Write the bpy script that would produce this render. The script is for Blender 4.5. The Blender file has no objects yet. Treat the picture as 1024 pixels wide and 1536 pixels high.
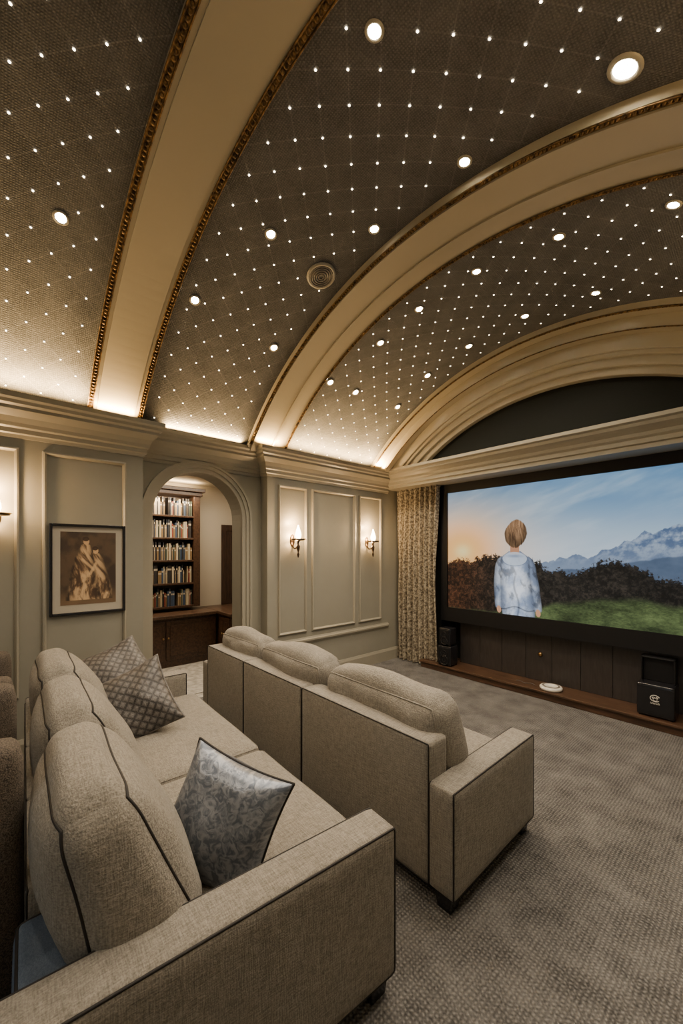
import bpy, bmesh, math, random
import numpy as np
from mathutils import Vector, Matrix, noise, Euler
random.seed(4)
scene=bpy.context.scene
COL=scene.collection
# ------------------------------------------------------------------ materials
def srgb(r,g,b):
    f=lambda c:(c/255/12.92) if c/255<=0.04045 else ((c/255+0.055)/1.055)**2.4
    return (f(r),f(g),f(b),1)
def mat(name,col,rough=0.6,metal=0.0,col2=None,nscale=20,bump=0.0,bscale=200,stretch=(1,1,1),sheen=0,emis=None,estr=0,spec=0.5,detail=4):
    m=bpy.data.materials.new(name); m.use_nodes=True
    nt=m.node_tree; N=nt.nodes; L=nt.links
    b=N['Principled BSDF']
    b.inputs['Base Color'].default_value=col
    b.inputs['Roughness'].default_value=rough
    b.inputs['Metallic'].default_value=metal
    b.inputs['Specular IOR Level'].default_value=spec
    if sheen: b.inputs['Sheen Weight'].default_value=sheen
    tc=N.new('ShaderNodeTexCoord'); mp=N.new('ShaderNodeMapping')
    L.new(tc.outputs['Object'],mp.inputs['Vector']); mp.inputs['Scale'].default_value=stretch
    if col2 is not None:
        n=N.new('ShaderNodeTexNoise'); n.inputs['Scale'].default_value=nscale; n.inputs['Detail'].default_value=detail
        L.new(mp.outputs['Vector'],n.inputs['Vector'])
        r=N.new('ShaderNodeValToRGB'); r.color_ramp.elements[0].position=0.35; r.color_ramp.elements[1].position=0.65
        r.color_ramp.elements[0].color=col; r.color_ramp.elements[1].color=col2
        L.new(n.outputs['Fac'],r.inputs['Fac']); L.new(r.outputs['Color'],b.inputs['Base Color'])
    if bump:
        n2=N.new('ShaderNodeTexNoise'); n2.inputs['Scale'].default_value=bscale; n2.inputs['Detail'].default_value=2
        L.new(mp.outputs['Vector'],n2.inputs['Vector'])
        bp=N.new('ShaderNodeBump'); bp.inputs['Strength'].default_value=bump; bp.inputs['Distance'].default_value=0.004
        L.new(n2.outputs['Fac'],bp.inputs['Height']); L.new(bp.outputs['Normal'],b.inputs['Normal'])
    if emis is not None:
        b.inputs['Emission Color'].default_value=emis; b.inputs['Emission Strength'].default_value=estr
    return m
M={}
M['wall']=mat('wall_paint',(0.235,0.222,0.177,1),0.42,col2=(0.25,0.236,0.19,1),nscale=3)
M['trim']=mat('trim_paint',(0.275,0.253,0.198,1),0.36)
M['rib']=mat('rib_paint',(0.31,0.272,0.195,1),0.34)
M['black']=mat('matte_black',(0.005,0.005,0.006,1),0.5,spec=.3)
M['blackgloss']=mat('gloss_black',(0.01,0.01,0.012,1),0.2)
M['tymp']=mat('tympanum_paint',(0.009,0.010,0.008,1),0.8,spec=.15)
M['gold']=mat('antique_gold',(0.22,0.13,0.048,1),0.42,metal=0.8,col2=(0.03,0.018,0.008,1),nscale=40)
M['bronze']=mat('bronze',(0.07,0.045,0.028,1),0.35,metal=0.9)
M['brass']=mat('brass',(0.35,0.22,0.09,1),0.32,metal=1)
M['piping']=mat('dark_piping',(0.010,0.008,0.007,1),0.7)
M['tweed']=mat('dark_tweed',(0.025,0.019,0.014,1),0.9,col2=(0.13,0.105,0.08,1),nscale=260,bump=0.8,bscale=260,detail=2)
M['blueshade']=mat('sofa_blue_shade',(0.06,0.085,0.125,1),0.8,col2=(0.095,0.125,0.175,1),nscale=250,bump=0.4,bscale=300)  # sofa cloth with the bluish shade put into its colour
M['wood']=mat('dark_walnut',(0.026,0.012,0.006,1),0.35,col2=(0.065,0.032,0.016,1),nscale=6,stretch=(1,6,6))
M['doorwood']=mat('dark_door_wood',(0.022,0.012,0.008,1),0.4,col2=(0.05,0.026,0.015,1),nscale=6,stretch=(1,8,1))
M['stage']=mat('stage_wood',(0.042,0.023,0.013,1),0.35,col2=(0.095,0.050,0.028,1),nscale=5,stretch=(1,10,10))
M['panelwood']=mat('espresso_panel',(0.024,0.020,0.019,1),0.42,col2=(0.036,0.031,0.029,1),nscale=8,stretch=(8,8,1))
M['hall']=mat('hall_paint',(0.50,0.43,0.33,1),0.6)
M['halltile']=mat('hall_rug',(0.5,0.46,0.40,1),0.8,col2=(0.28,0.26,0.22,1),nscale=14)
M['white']=mat('white_plastic',(0.7,0.68,0.62,1),0.4)
M['matboard']=mat('mat_board',(0.38,0.34,0.27,1),0.8)
M['grille']=mat('speaker_grille',(0.14,0.125,0.11,1),0.6)
M['glow']=mat('lamp_glow',(1,0.9,0.7,1),0.5,emis=(1,0.86,0.64,1),estr=110)
M['star']=mat('star_glow',(1,0.9,0.7,1),0.5,emis=(1,0.86,0.64,1),estr=14)
M['shade']=mat('sconce_glass',(1,0.85,0.6,1),0.4,emis=(1,0.76,0.45,1),estr=30)
for k in('glow','star'): M[k].cycles.emission_sampling='NONE'
def math_(N,L,op,a,b=None,c=None):
    n=N.new('ShaderNodeMath'); n.operation=op
    for i,v in enumerate((a,b,c)):
        if v is None: continue
        if isinstance(v,(int,float)): n.inputs[i].default_value=v
        else: L.new(v,n.inputs[i])
    return n.outputs[0]
def linen_mat(name,c1,c2,sc=210):
    """plain weave linen: crossed thread noises stretched along each axis"""
    m=mat(name,c1,0.88); nt=m.node_tree;N=nt.nodes;L=nt.links;b=N['Principled BSDF']; b.inputs['Sheen Weight'].default_value=.1; b.inputs['Specular IOR Level'].default_value=.25
    tc=N.new('ShaderNodeTexCoord'); outs=[]
    for s_ in((.12,1,1),(1,1,.12),(1,.12,1)):
        mp=N.new('ShaderNodeMapping'); mp.inputs['Scale'].default_value=s_; L.new(tc.outputs['Object'],mp.inputs['Vector'])
        n=N.new('ShaderNodeTexNoise'); n.inputs['Scale'].default_value=sc; n.inputs['Detail'].default_value=2; L.new(mp.outputs['Vector'],n.inputs['Vector']); outs.append(n.outputs['Fac'])
    n2=N.new('ShaderNodeTexNoise'); n2.inputs['Scale'].default_value=6; n2.inputs['Detail'].default_value=4; L.new(tc.outputs['Object'],n2.inputs['Vector'])
    t=math_(N,L,'ADD',math_(N,L,'ADD',outs[0],outs[1]),outs[2])
    f=math_(N,L,'MULTIPLY_ADD',t,1.5,-1.75)
    f=math_(N,L,'MULTIPLY_ADD',n2.outputs['Fac'],.35,math_(N,L,'ADD',f,-.175))
    mx=N.new('ShaderNodeMix'); mx.data_type='RGBA'; mx.inputs['A'].default_value=c1; mx.inputs['B'].default_value=c2; mx.clamp_factor=True
    L.new(f,mx.inputs['Factor']); L.new(mx.outputs['Result'],b.inputs['Base Color'])
    bp=N.new('ShaderNodeBump'); bp.inputs['Strength'].default_value=.5; bp.inputs['Distance'].default_value=0.004
    L.new(t,bp.inputs['Height']); L.new(bp.outputs['Normal'],b.inputs['Normal'])
    return m
M['sofa']=linen_mat('sofa_linen',(0.15,0.135,0.112,1),(0.30,0.277,0.236,1))
def cloth_mat(name,c1,c2,fine,coarse,wsc,kf,kc,kw,bump,lines=False):
    """woven cloth: fine pile noise + broad patches + faint ribbing (+ quilting lines from UV)"""
    m=mat(name,c1,0.88); nt=m.node_tree;N=nt.nodes;L=nt.links;b=N['Principled BSDF']
    tc=N.new('ShaderNodeTexCoord')
    n1=N.new('ShaderNodeTexNoise'); n1.inputs['Scale'].default_value=fine; n1.inputs['Detail'].default_value=3; L.new(tc.outputs['Object'],n1.inputs['Vector'])
    n2=N.new('ShaderNodeTexNoise'); n2.inputs['Scale'].default_value=coarse; n2.inputs['Detail'].default_value=6; n2.inputs['Roughness'].default_value=.65; L.new(tc.outputs['Object'],n2.inputs['Vector'])
    def wv(ax):
        w=N.new('ShaderNodeTexWave'); w.bands_direction=ax; w.inputs['Scale'].default_value=wsc; w.inputs['Distortion'].default_value=2.5; w.inputs['Detail'].default_value=2
        L.new(tc.outputs['Object'],w.inputs['Vector']); return w.outputs['Fac']
    wm=math_(N,L,'MULTIPLY',wv('X'),wv('Y'))
    t=math_(N,L,'MULTIPLY_ADD',n1.outputs['Fac'],kf,.5-kf/2)
    t=math_(N,L,'MULTIPLY_ADD',n2.outputs['Fac'],kc,math_(N,L,'ADD',t,-kc/2))
    t=math_(N,L,'MULTIPLY_ADD',wm,kw,math_(N,L,'ADD',t,-kw*.3))
    if lines:
        s=N.new('ShaderNodeSeparateXYZ'); L.new(tc.outputs['UV'],s.inputs[0])
        def ln(op):
            q=math_(N,L,'MULTIPLY',math_(N,L,op,s.outputs['X'],s.outputs['Y']),.5)
            d=math_(N,L,'PINGPONG',q,.5); r=N.new('ShaderNodeMapRange'); r.inputs['From Min'].default_value=.0; r.inputs['From Max'].default_value=.035; r.inputs['To Min'].default_value=1; r.inputs['To Max'].default_value=0
            L.new(d,r.inputs['Value']); return r.outputs['Result']
        lm=math_(N,L,'MAXIMUM',ln('ADD'),ln('SUBTRACT'))
        t=math_(N,L,'MULTIPLY_ADD',lm,.28,t)
    mx=N.new('ShaderNodeMix'); mx.data_type='RGBA'; mx.inputs['A'].default_value=c1; mx.inputs['B'].default_value=c2; mx.clamp_factor=True
    L.new(t,mx.inputs['Factor']); L.new(mx.outputs['Result'],b.inputs['Base Color'])
    bp=N.new('ShaderNodeBump'); bp.inputs['Strength'].default_value=bump; bp.inputs['Distance'].default_value=0.006
    L.new(math_(N,L,'ADD',n1.outputs['Fac'],wm),bp.inputs['Height']); L.new(bp.outputs['Normal'],b.inputs['Normal'])
    return m
M['carpet']=cloth_mat('loop_carpet',(0.034,0.032,0.030,1),(0.235,0.225,0.212,1),90,5,18,1.3,1.35,.75,.9)
M['fabric']=cloth_mat('ceiling_fabric',(0.014,0.0145,0.0155,1),(0.120,0.119,0.119,1),100,5,26,.8,.8,.35,.4,lines=True)
# patterned cloth
def diamond_mat(name,c1,c2,scale,coord='UV',rough=0.5,metal=0.0):
    m=mat(name,c1,rough,metal); nt=m.node_tree;N=nt.nodes;L=nt.links;b=N['Principled BSDF']
    tc=N.new('ShaderNodeTexCoord'); mp=N.new('ShaderNodeMapping'); mp.inputs['Rotation'].default_value=(0,0,math.radians(45)); mp.inputs['Scale'].default_value=(scale,scale,scale)
    L.new(tc.outputs[coord],mp.inputs['Vector'])
    v=N.new('ShaderNodeTexVoronoi'); v.feature='F1'; v.distance='CHEBYCHEV'; v.inputs['Randomness'].default_value=0.12; v.inputs['Scale'].default_value=1
    L.new(mp.outputs['Vector'],v.inputs['Vector'])
    n=N.new('ShaderNodeTexNoise'); n.inputs['Scale'].default_value=8; L.new(mp.outputs['Vector'],n.inputs['Vector'])
    ad=N.new('ShaderNodeMath'); ad.operation='MULTIPLY_ADD'; ad.inputs[1].default_value=0.5; L.new(n.outputs['Fac'],ad.inputs[0]); L.new(v.outputs['Distance'],ad.inputs[2])
    r=N.new('ShaderNodeValToRGB'); r.color_ramp.elements[0].position=0.45; r.color_ramp.elements[1].position=0.72
    r.color_ramp.elements[0].color=c2; r.color_ramp.elements[1].color=c1
    L.new(ad.outputs[0],r.inputs['Fac']); L.new(r.outputs['Color'],b.inputs['Base Color'])
    bp=N.new('ShaderNodeBump'); bp.inputs['Strength'].default_value=0.6; bp.inputs['Distance'].default_value=0.01; bp.invert=True
    L.new(ad.outputs[0],bp.inputs['Height']); L.new(bp.outputs['Normal'],b.inputs['Normal'])
    return m
def damask_mat(name,c1,c2,scale,rough,metal,w=2.2,coord='UV',p=(.44,.56)):
    m=mat(name,c1,rough,metal); nt=m.node_tree;N=nt.nodes;L=nt.links;b=N['Principled BSDF']
    tc=N.new('ShaderNodeTexCoord'); n=N.new('ShaderNodeTexNoise'); n.inputs['Scale'].default_value=scale; n.inputs['Detail'].default_value=3; n.inputs['Distortion'].default_value=w
    L.new(tc.outputs[coord],n.inputs['Vector'])
    r=N.new('ShaderNodeValToRGB'); r.color_ramp.elements[0].position=p[0]; r.color_ramp.elements[1].position=p[1]
    r.color_ramp.elements[0].color=c1; r.color_ramp.elements[1].color=c2
    L.new(n.outputs['Fac'],r.inputs['Fac']); L.new(r.outputs['Color'],b.inputs['Base Color'])
    bp=N.new('ShaderNodeBump'); bp.inputs['Strength'].default_value=0.5; bp.inputs['Distance'].default_value=0.006
    L.new(r.outputs['Color'],bp.inputs['Height']); L.new(bp.outputs['Normal'],b.inputs['Normal'])
    return m
M['diamond']=diamond_mat('diamond_brocade',(0.024,0.022,0.022,1),(0.125,0.116,0.11,1),11,rough=.36)
M['damask']=damask_mat('silver_damask',(0.105,0.125,0.165,1),(0.27,0.295,0.34,1),15,0.32,0.4,w=1.4,p=(.38,.62))
M['curtain']=damask_mat('curtain_cloth',(0.10,0.08,0.052,1),(0.37,0.325,0.24,1),42,0.75,0,w=.6,p=(.42,.60))

# ------------------------------------------------------------------ mesh helpers
def obj(name,verts,faces,m=None,parent=None,smooth=False,kind=None,label=None,category=None,group=None,mats=None,fm=None):
    me=bpy.data.meshes.new(name); me.from_pydata([tuple(v) for v in verts],[],faces); me.update()
    if mats:
        for q in mats: me.materials.append(q)
        if fm:
            for p,i in zip(me.polygons,fm): p.material_index=i
    elif m: me.materials.append(m)
    if smooth:
        for p in me.polygons: p.use_smooth=True
    o=bpy.data.objects.new(name,me); COL.objects.link(o)
    if parent: o.parent=parent
    if kind: o['kind']=kind
    if label: o['label']=label
    if category: o['category']=category
    if group: o['group']=group
    return o
def empty(name,loc,label,category,group=None,rot=(0,0,0)):
    o=bpy.data.objects.new(name,None); o.empty_display_size=0.1; o.location=loc; o.rotation_euler=rot; COL.objects.link(o)
    o['label']=label; o['category']=category
    if group:o['group']=group
    return o
class MB:
    def __init__(s): s.v=[];s.f=[];s.m=[]
    def add(s,v,f,mi=0):
        k=len(s.v); s.v+=[tuple(q) for q in v]; s.f+=[tuple(i+k for i in q) for q in f]; s.m+=[mi]*len(f)
    def box(s,x0,x1,y0,y1,z0,z1,mi=0):
        s.add([(x0,y0,z0),(x1,y0,z0),(x1,y1,z0),(x0,y1,z0),(x0,y0,z1),(x1,y0,z1),(x1,y1,z1),(x0,y1,z1)],
              [(0,3,2,1),(4,5,6,7),(0,1,5,4),(1,2,6,5),(2,3,7,6),(3,0,4,7)],mi)
    def obj(s,name,m=None,**k):
        if 'mats' in k: return obj(name,s.v,s.f,fm=s.m,**k)
        return obj(name,s.v,s.f,m,**k)
def bevel(o,w=0.005,n=2):
    b=o.modifiers.new('bevel','BEVEL'); b.width=w; b.segments=n; b.limit_method='ANGLE'; return o
def weld(o):
    bm=bmesh.new(); bm.from_mesh(o.data); bmesh.ops.remove_doubles(bm,verts=bm.verts,dist=1e-5); bmesh.ops.recalc_face_normals(bm,faces=bm.faces); bm.to_mesh(o.data); bm.free(); return o
def boxobj(name,d,m,bev=0.004,**k):
    b=MB(); b.box(*d); o=b.obj(name,m,**k)
    if bev: bevel(o,bev)
    return o
def sweep(name,prof,path,m,flip=False,**k):
    """prof: (out,z); path 2D; out is to the right of the travel direction"""
    n=len(path); nor=[]
    for i in range(n):
        ds=[]
        if i>0: d=Vector(path[i])-Vector(path[i-1]); d.normalize(); ds.append(d)
        if i<n-1: d=Vector(path[i+1])-Vector(path[i]); d.normalize(); ds.append(d)
        ns=[Vector((d.y,-d.x)) for d in ds]
        if len(ns)==1: nor.append(ns[0])
        else:
            s=ns[0]+ns[1]; nor.append(s/ (1+ns[0].dot(ns[1])) )
    V=[];F=[];p=len(prof)
    for i in range(n):
        for (o_,z) in prof:
            q=Vector(path[i])+nor[i]*o_; V.append((q.x,q.y,z))
    for i in range(n-1):
        for j in range(p-1):
            a=i*p+j; F.append((a,a+p,a+p+1,a+1))
    F.append(tuple(range(p))); F.append(tuple((n-1)*p+j for j in reversed(range(p))))
    return obj(name,V,F,m,**k)
def tube(path,r,closed=False,n=6):
    V=[];F=[];P=[Vector(p) for p in path];c=len(P); up=Vector((0.13,0.21,0.97)).normalized()
    prev=None
    for i in range(c):
        a=P[(i-1)%c] if (closed or i>0) else P[i]; b=P[(i+1)%c] if (closed or i<c-1) else P[i]
        t=(b-a); 
        if t.length<1e-9: t=Vector((0,0,1))
        t.normalize()
        if prev is None: s=t.cross(up); 
        else: s=prev-t*prev.dot(t)
        if s.length<1e-6: s=t.orthogonal()
        s.normalize(); prev=s; w=t.cross(s)
        rr=r(i/(c-1)) if callable(r) else r
        for k in range(n):
            an=2*math.pi*k/n; V.append(P[i]+s*math.cos(an)*rr+w*math.sin(an)*rr)
    for i in range(c if closed else c-1):
        for k in range(n):
            F.append((i*n+k,i*n+(k+1)%n,((i+1)%c)*n+(k+1)%n,((i+1)%c)*n+k))
    if not closed:
        F.append(tuple(reversed(range(n)))); F.append(tuple((c-1)*n+k for k in range(n)))
    return V,F
def tubeobj(name,path,r,m,closed=False,n=6,**k):
    V,F=tube(path,r,closed,n); return obj(name,V,F,m,smooth=True,**k)
def lathe(prof,n=24,c=(0,0,0)):
    V=[];F=[];p=len(prof)
    for i in range(n):
        a=2*math.pi*i/n
        for r,z in prof: V.append((c[0]+r*math.cos(a),c[1]+r*math.sin(a),c[2]+z))
    for i in range(n):
        for j in range(p-1):
            F.append((i*p+j,((i+1)%n)*p+j,((i+1)%n)*p+j+1,i*p+j+1))
    return V,F
def rbmap(h,r,b,center,wr=0,seed=0):
    h=Vector(h)
    def f(p):
        q=Vector(p); s=Vector((q.x*h.x,q.y*h.y,q.z*h.z))
        c=Vector([max(-(h[i]-r),min(h[i]-r,s[i])) for i in range(3)])
        d=s-c
        if d.length>1e-9: d=d.normalized()*r
        o=c+d
        for k in range(3):
            i,j=[a for a in range(3) if a!=k]
            o[k]+=b[k]*p[k]*(1-p[i]**2)*(1-p[j]**2)
        if wr:
            nv=noise.noise((o+Vector((seed,0,0)))*2.6)*wr
            fw_=(1-abs(p[0])**4)*(1-abs(p[2])**4)   # creases only inside the faces
            nv+=noise.noise(Vector((o.x*3+seed,o.y*4,o.z*9+o.x*4)))*wr*.5*fw_
            nv-=max(0,.10-abs(noise.noise(Vector((o.x*5+seed,o.y*3,o.z*6-o.x*3)))))*wr*1.6*fw_
            o+=Vector((p[0]*.4,p[1],p[2]*.4)).normalized()*nv
        return o+Vector(center)
    return f
def roundbox(name,d,r,m,b=(0,0,0),n=14,parent=None,wr=0,seed=0,pipes=(),pm=None,pr=0.006,xf=None,label=None):
    c=((d[0]+d[1])/2,(d[2]+d[3])/2,(d[4]+d[5])/2); h=((d[1]-d[0])/2,(d[3]-d[2])/2,(d[5]-d[4])/2)
    r=min(r,min(h)*0.99)
    f=rbmap(h,r,b,c,wr,seed)
    g=(lambda p:xf(f(p))) if xf else f
    T=[math.sin(math.pi/2*(-1+2*i/n)) for i in range(n+1)]
    V=[];F=[]
    for ax in range(3):
        for s in(-1,1):
            k=len(V); i,j=[a for a in range(3) if a!=ax]
            for a in T:
                for bb in T:
                    p=[0,0,0]; p[ax]=s;p[i]=a;p[j]=bb; V.append(g(p))
            for a in range(n):
                for bb in range(n):
                    q=k+a*(n+1)+bb; fc=(q,q+1,q+n+2,q+n+1); F.append(fc)
    o=obj(name,V,F,m,parent=parent,smooth=True,label=label); weld(o)
    for (ax,s) in pipes:
        i,j=[a for a in range(3) if a!=ax]; path=[]
        S=[-1+2*t/24 for t in range(24)]
        T2=[math.sin(math.pi/2*t) for t in S]
        for t in T2: p=[0,0,0];p[ax]=s;p[i]=t;p[j]=-1;path.append(g(p))
        for t in T2: p=[0,0,0];p[ax]=s;p[i]=1;p[j]=t;path.append(g(p))
        for t in T2: p=[0,0,0];p[ax]=s;p[i]=-t;p[j]=1;path.append(g(p))
        for t in T2: p=[0,0,0];p[ax]=s;p[i]=-1;p[j]=-t;path.append(g(p))
        tubeobj('piping',path,pr,pm or M['piping'],closed=True,parent=o)
    return o

# ------------------------------------------------------------------ vault geometry
CX,CZ,RF,RR=-1.62,0.71,3.18,3.13
def vp(R,a,y): return (CX+R*math.sin(a),y,CZ+R*math.cos(a))
def amax(R,z=2.80): return math.acos((z-CZ)/R)
def sector(name,Rin,Rout,y0,y1,m,zmin=2.80,n=72,bev=0,**k):
    V=[];F=[]
    ai,ao=amax(Rin,zmin),amax(Rout,zmin)
    for i in range(n+1):
        t=-1+2*i/n
        V+= [vp(Rin,ai*t,y0),vp(Rin,ai*t,y1),vp(Rout,ao*t,y1),vp(Rout,ao*t,y0)]
    for i in range(n):
        for j in range(4):
            a=i*4+j;b=i*4+(j+1)%4; F.append((a,b,b+4,a+4))
    F.append((3,2,1,0)); F.append((n*4,n*4+1,n*4+2,n*4+3))
    o=obj(name,V,F,m,kind='structure',**k); weld(o)
    if bev: 
        bevel(o,bev,3)
        for p in o.data.polygons: p.use_smooth=True
    return o
bays=[(-2.6,0.56),(0.97,2.08),(2.55,4.05)]
st=0.106
# fabric vault = ceiling
V=[];F=[];n=96
for (a0,b0) in [(-2.6,4.55)]:
    am=amax(RF,2.78)
    for i in range(n+1):
        t=-1+2*i/n
        V+=[vp(RF,am*t,a0),vp(RF,am*t,b0),vp(RF+.06,am*t,b0),vp(RF+.06,am*t,a0)]
    for i in range(n):
        for j in range(4):
            a=i*4+j;b=i*4+(j+1)%4; F.append((a,b,b+4,a+4))
ceil=obj('ceiling',V,F,M['fabric'],kind='structure',smooth=False); weld(ceil)
uv=ceil.data.uv_layers.new(name='uv')
for p in ceil.data.polygons:
    for li,vi in zip(p.loop_indices,p.vertices):
        c_=ceil.data.vertices[vi].co; uv.data[li].uv=(math.atan2(c_.x-CX,c_.z-CZ)*RF/st+100,(c_.y-.03)/st+100)
ti=[0]
def tn():
    ti[0]+=1; return 'trim_%d'%ti[0]
for (y0,y1) in [(0.56,0.97),(2.08,2.55),(4.05,4.52)]:
    o=sector(tn(),RR,RF+.03,y0,y1,M['rib'])
# raised fillet on the ribs
sector(tn(),RR-.02,RR+.02,2.11,2.34,M['rib'])
sector(tn(),RR-.032,RR+.02,2.34,2.36,M['rib'])
sector(tn(),RR-.008,RR+.02,0.62,0.91,M['rib'])
# archivolt rings
for Rin,y in [(3.02,4.20),(2.89,4.30),(2.85,4.325),(2.77,4.36),(2.70,4.40)]:
    sector(tn(),Rin,RF,y,4.53,M['rib'],bev=.012)
# gold carved trims
def goldtrim(R,y,w=0.022,bead=0.034):
    mb=MB(); am=amax(R,2.86)
    L=2*am*R; nb=int(L/bead)
    for i in range(nb):
        a=-am+2*am*(i+0.5)/nb
        P=Vector(vp(R,a,y)); T=Vector((math.cos(a),0,-math.sin(a))); Y=Vector((0,1,0)); Nn=Vector((-math.sin(a),0,-math.cos(a)))
        sl=0.35
        T2=(T+Y*sl).normalized(); Y2=(Y-T*sl).normalized()
        vs=[];
        for ph in (0.0,0.9):
            for k in range(8):
                an=2*math.pi*k/8
                vs.append(P+T2*math.cos(an)*bead*0.40*math.cos(ph)+Y2*math.sin(an)*w*0.75*math.cos(ph)+Nn*(0.004+0.011*math.sin(ph)))
        vs.append(P+Nn*0.015)
        fs=[(k,(k+1)%8,8+(k+1)%8,8+k) for k in range(8)]+[(8+k,8+(k+1)%8,16) for k in range(8)]
        mb.add(vs,fs)
    for dy in(-w-.003,w+.003):
        path=[vp(R-.004,-am+2*am*i/90,y+dy) for i in range(91)]
        v,f=tube(path,0.0045,n=6); mb.add(v,f)
    V=[];F=[]
    for i in range(91):
        a=-am+2*am*i/90
        V+=[vp(R-.003,a,y-w-.005),vp(R-.003,a,y+w+.005)]
    F=[(2*i,2*i+1,2*i+3,2*i+2) for i in range(90)]
    mb.add(V,F)
    o=mb.obj(tn(),M['gold'],kind='structure',smooth=True)
goldtrim(RR-.004,0.572,0.015,.028); goldtrim(RR-.004,0.958,0.015,.028)
goldtrim(RR-.004,2.092,0.009,0.022); goldtrim(RR-.004,2.54,0.008,0.022)
goldtrim(RR-.004,4.060,0.007,0.024)
V,F=tube([vp(3.02,-amax(3.02,2.86)*(1-2*i/90),4.196) for i in range(91)],0.006); obj(tn(),V,F,M['gold'],kind='structure',smooth=True)

# ------------------------------------------------------------------ room shell
XL,XR,YB,YF=-3.93,0.72,-2.6,5.0
Y1,Y2,XREC,XBK=1.0,2.33,-4.08,-4.32
AC,AH=1.60,0.48; ASP=2.02
mb=MB()
mb.box(XBK,XL,YB,Y1,0,2.85); mb.box(XBK,XL,Y2,YF+.1,0,2.85)
# arched wall
def archwall(mb,x0,x1,ya,yb,zt,c,hw,sp):
    n=24; arc=[(c-hw*math.cos(math.pi*i/n),sp+hw*math.sin(math.pi*i/n)) for i in range(n+1)]
    for x in(x0,x1):
        mb.add([(x,ya,0),(x,c-hw,0),(x,c-hw,sp),(x,ya,sp)],[(0,1,2,3)])
        mb.add([(x,c+hw,0),(x,yb,0),(x,yb,sp),(x,c+hw,sp)],[(0,1,2,3)])
        for i in range(n):
            a,b=arc[i],arc[i+1]
            if i==0: mb.add([(x,ya,sp),(x,a[0],sp),(x,b[0],b[1]),(x,b[0],zt),(x,ya,zt)],[(0,1,2,3,4)])
            elif i==n-1: mb.add([(x,a[0],a[1]),(x,b[0],sp),(x,yb,sp),(x,yb,zt),(x,a[0],zt)],[(0,1,2,3,4)])
            else: mb.add([(x,a[0],a[1]),(x,b[0],b[1]),(x,b[0],zt),(x,a[0],zt)],[(0,1,2,3)])
    pts=[(c-hw,0)]+arc+[(c+hw,0)]
    for a,b in zip(pts,pts[1:]): mb.add([(x0,a[0],a[1]),(x1,a[0],a[1]),(x1,b[0],b[1]),(x0,b[0],b[1])],[(0,1,2,3)])
archwall(mb,XBK,XREC,Y1,Y2,2.85,AC,AH,ASP)
mb.obj('wall_left',M['wall'],kind='structure')
mb=MB(); mb.box(XR,XR+.2,YB,YF+.1,0,2.85); mb.obj('wall_right',M['wall'],kind='structure')
mb=MB(); mb.box(XBK,XR+.2,YB-.15,YB,0,4.1); mb.obj('wall_back',M['wall'],kind='structure')
mb=MB(); mb.box(XBK,XR+.2,YF,YF+.12,0,2.85); mb.obj('wall_front',M['tymp'],kind='structure')
mb=MB(); mb.box(XBK,XR+.2,4.47,4.55,2.80,4.1); mb.obj('wall_tympanum',M['tymp'],kind='structure')
mb=MB(); mb.box(XBK,XR+.2,YB-.15,YF+.12,-0.1,0); mb.obj('floor',M['carpet'],kind='structure')
# archivolt moulding round the doorway
n=28
def archpath(off): 
    r=AH+off
    return [(AC-r,0.0)]+[(AC-r*math.cos(math.pi*i/n),ASP+r*math.sin(math.pi*i/n)) for i in range(n+1)]+[(AC+r,0.0)]
mb=MB()
for o0,o1,d in [(0.0,0.045,0.022),(0.045,0.085,0.035),(0.085,0.11,0.05)]:
    A,B=archpath(o0),archpath(o1)
    for i in range(len(A)-1):
        x1=XREC+d
        q=[(XREC-.01,*A[i]),(XREC-.01,*A[i+1]),(XREC-.01,*B[i+1]),(XREC-.01,*B[i]),(x1,*A[i]),(x1,*A[i+1]),(x1,*B[i+1]),(x1,*B[i])]
        mb.add(q,[(4,5,6,7),(0,1,5,4),(3,2,6,7)])
mb.obj(tn(),M['trim'],kind='structure')
# cornice
cp=[(-.02,2.54),(.012,2.54),(.018,2.565),(.03,2.575),(.03,2.61),(.045,2.622),(.05,2.65),(.07,2.69),(.10,2.72),(.115,2.735),(.115,2.76),(.135,2.775),(.14,2.80),(.155,2.815),(.155,2.85),(.0,2.85),(-.02,2.85)]
path=[(XL,YB),(XL,Y1),(XREC,Y1),(XREC,Y2),(XL,Y2),(XL,4.43)]
sweep(tn(),cp,path,M['trim'],kind='structure')
sweep(tn(),cp,[(XR,YF),(XR,YB)],M['trim'],kind='structure')
# front entablature
ep=[(-.6,2.60),(.0,2.60),(.012,2.60),(.012,2.64),(.03,2.65),(.03,2.69),(.05,2.71),(.06,2.74),(.09,2.77),(.115,2.79),(.12,2.82),(.145,2.835),(.145,2.87),(0,2.87),(-.6,2.87)]
sweep(tn(),ep,[(XL-.02,4.42),(XR+.02,4.42)],M['trim'],kind='structure')
# baseboards and rails
bp=[(-.01,0),(.022,0),(.022,.14),(.016,.155),(.008,.175),(-.01,.175)]
sweep('baseboard_left',bp,[(XL,YB),(XL,Y1),(XREC,Y1),(XREC,AC-AH-.11)],M['trim'],kind='structure')
sweep('baseboard_left_far',bp,[(XREC,AC+AH+.11),(XREC,Y2),(XL,Y2),(XL,YF)],M['trim'],kind='structure')
sweep('baseboard_right',bp,[(XR,YF),(XR,YB)],M['trim'],kind='structure')
rp=[(-.01,.50),(.012,.50),(.02,.515),(.035,.53),(.035,.55),(.02,.56),(.012,.575),(-.01,.575)]
sweep(tn(),rp,[(XL,2.40),(XL,4.43)],M['trim'],kind='structure')
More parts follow.
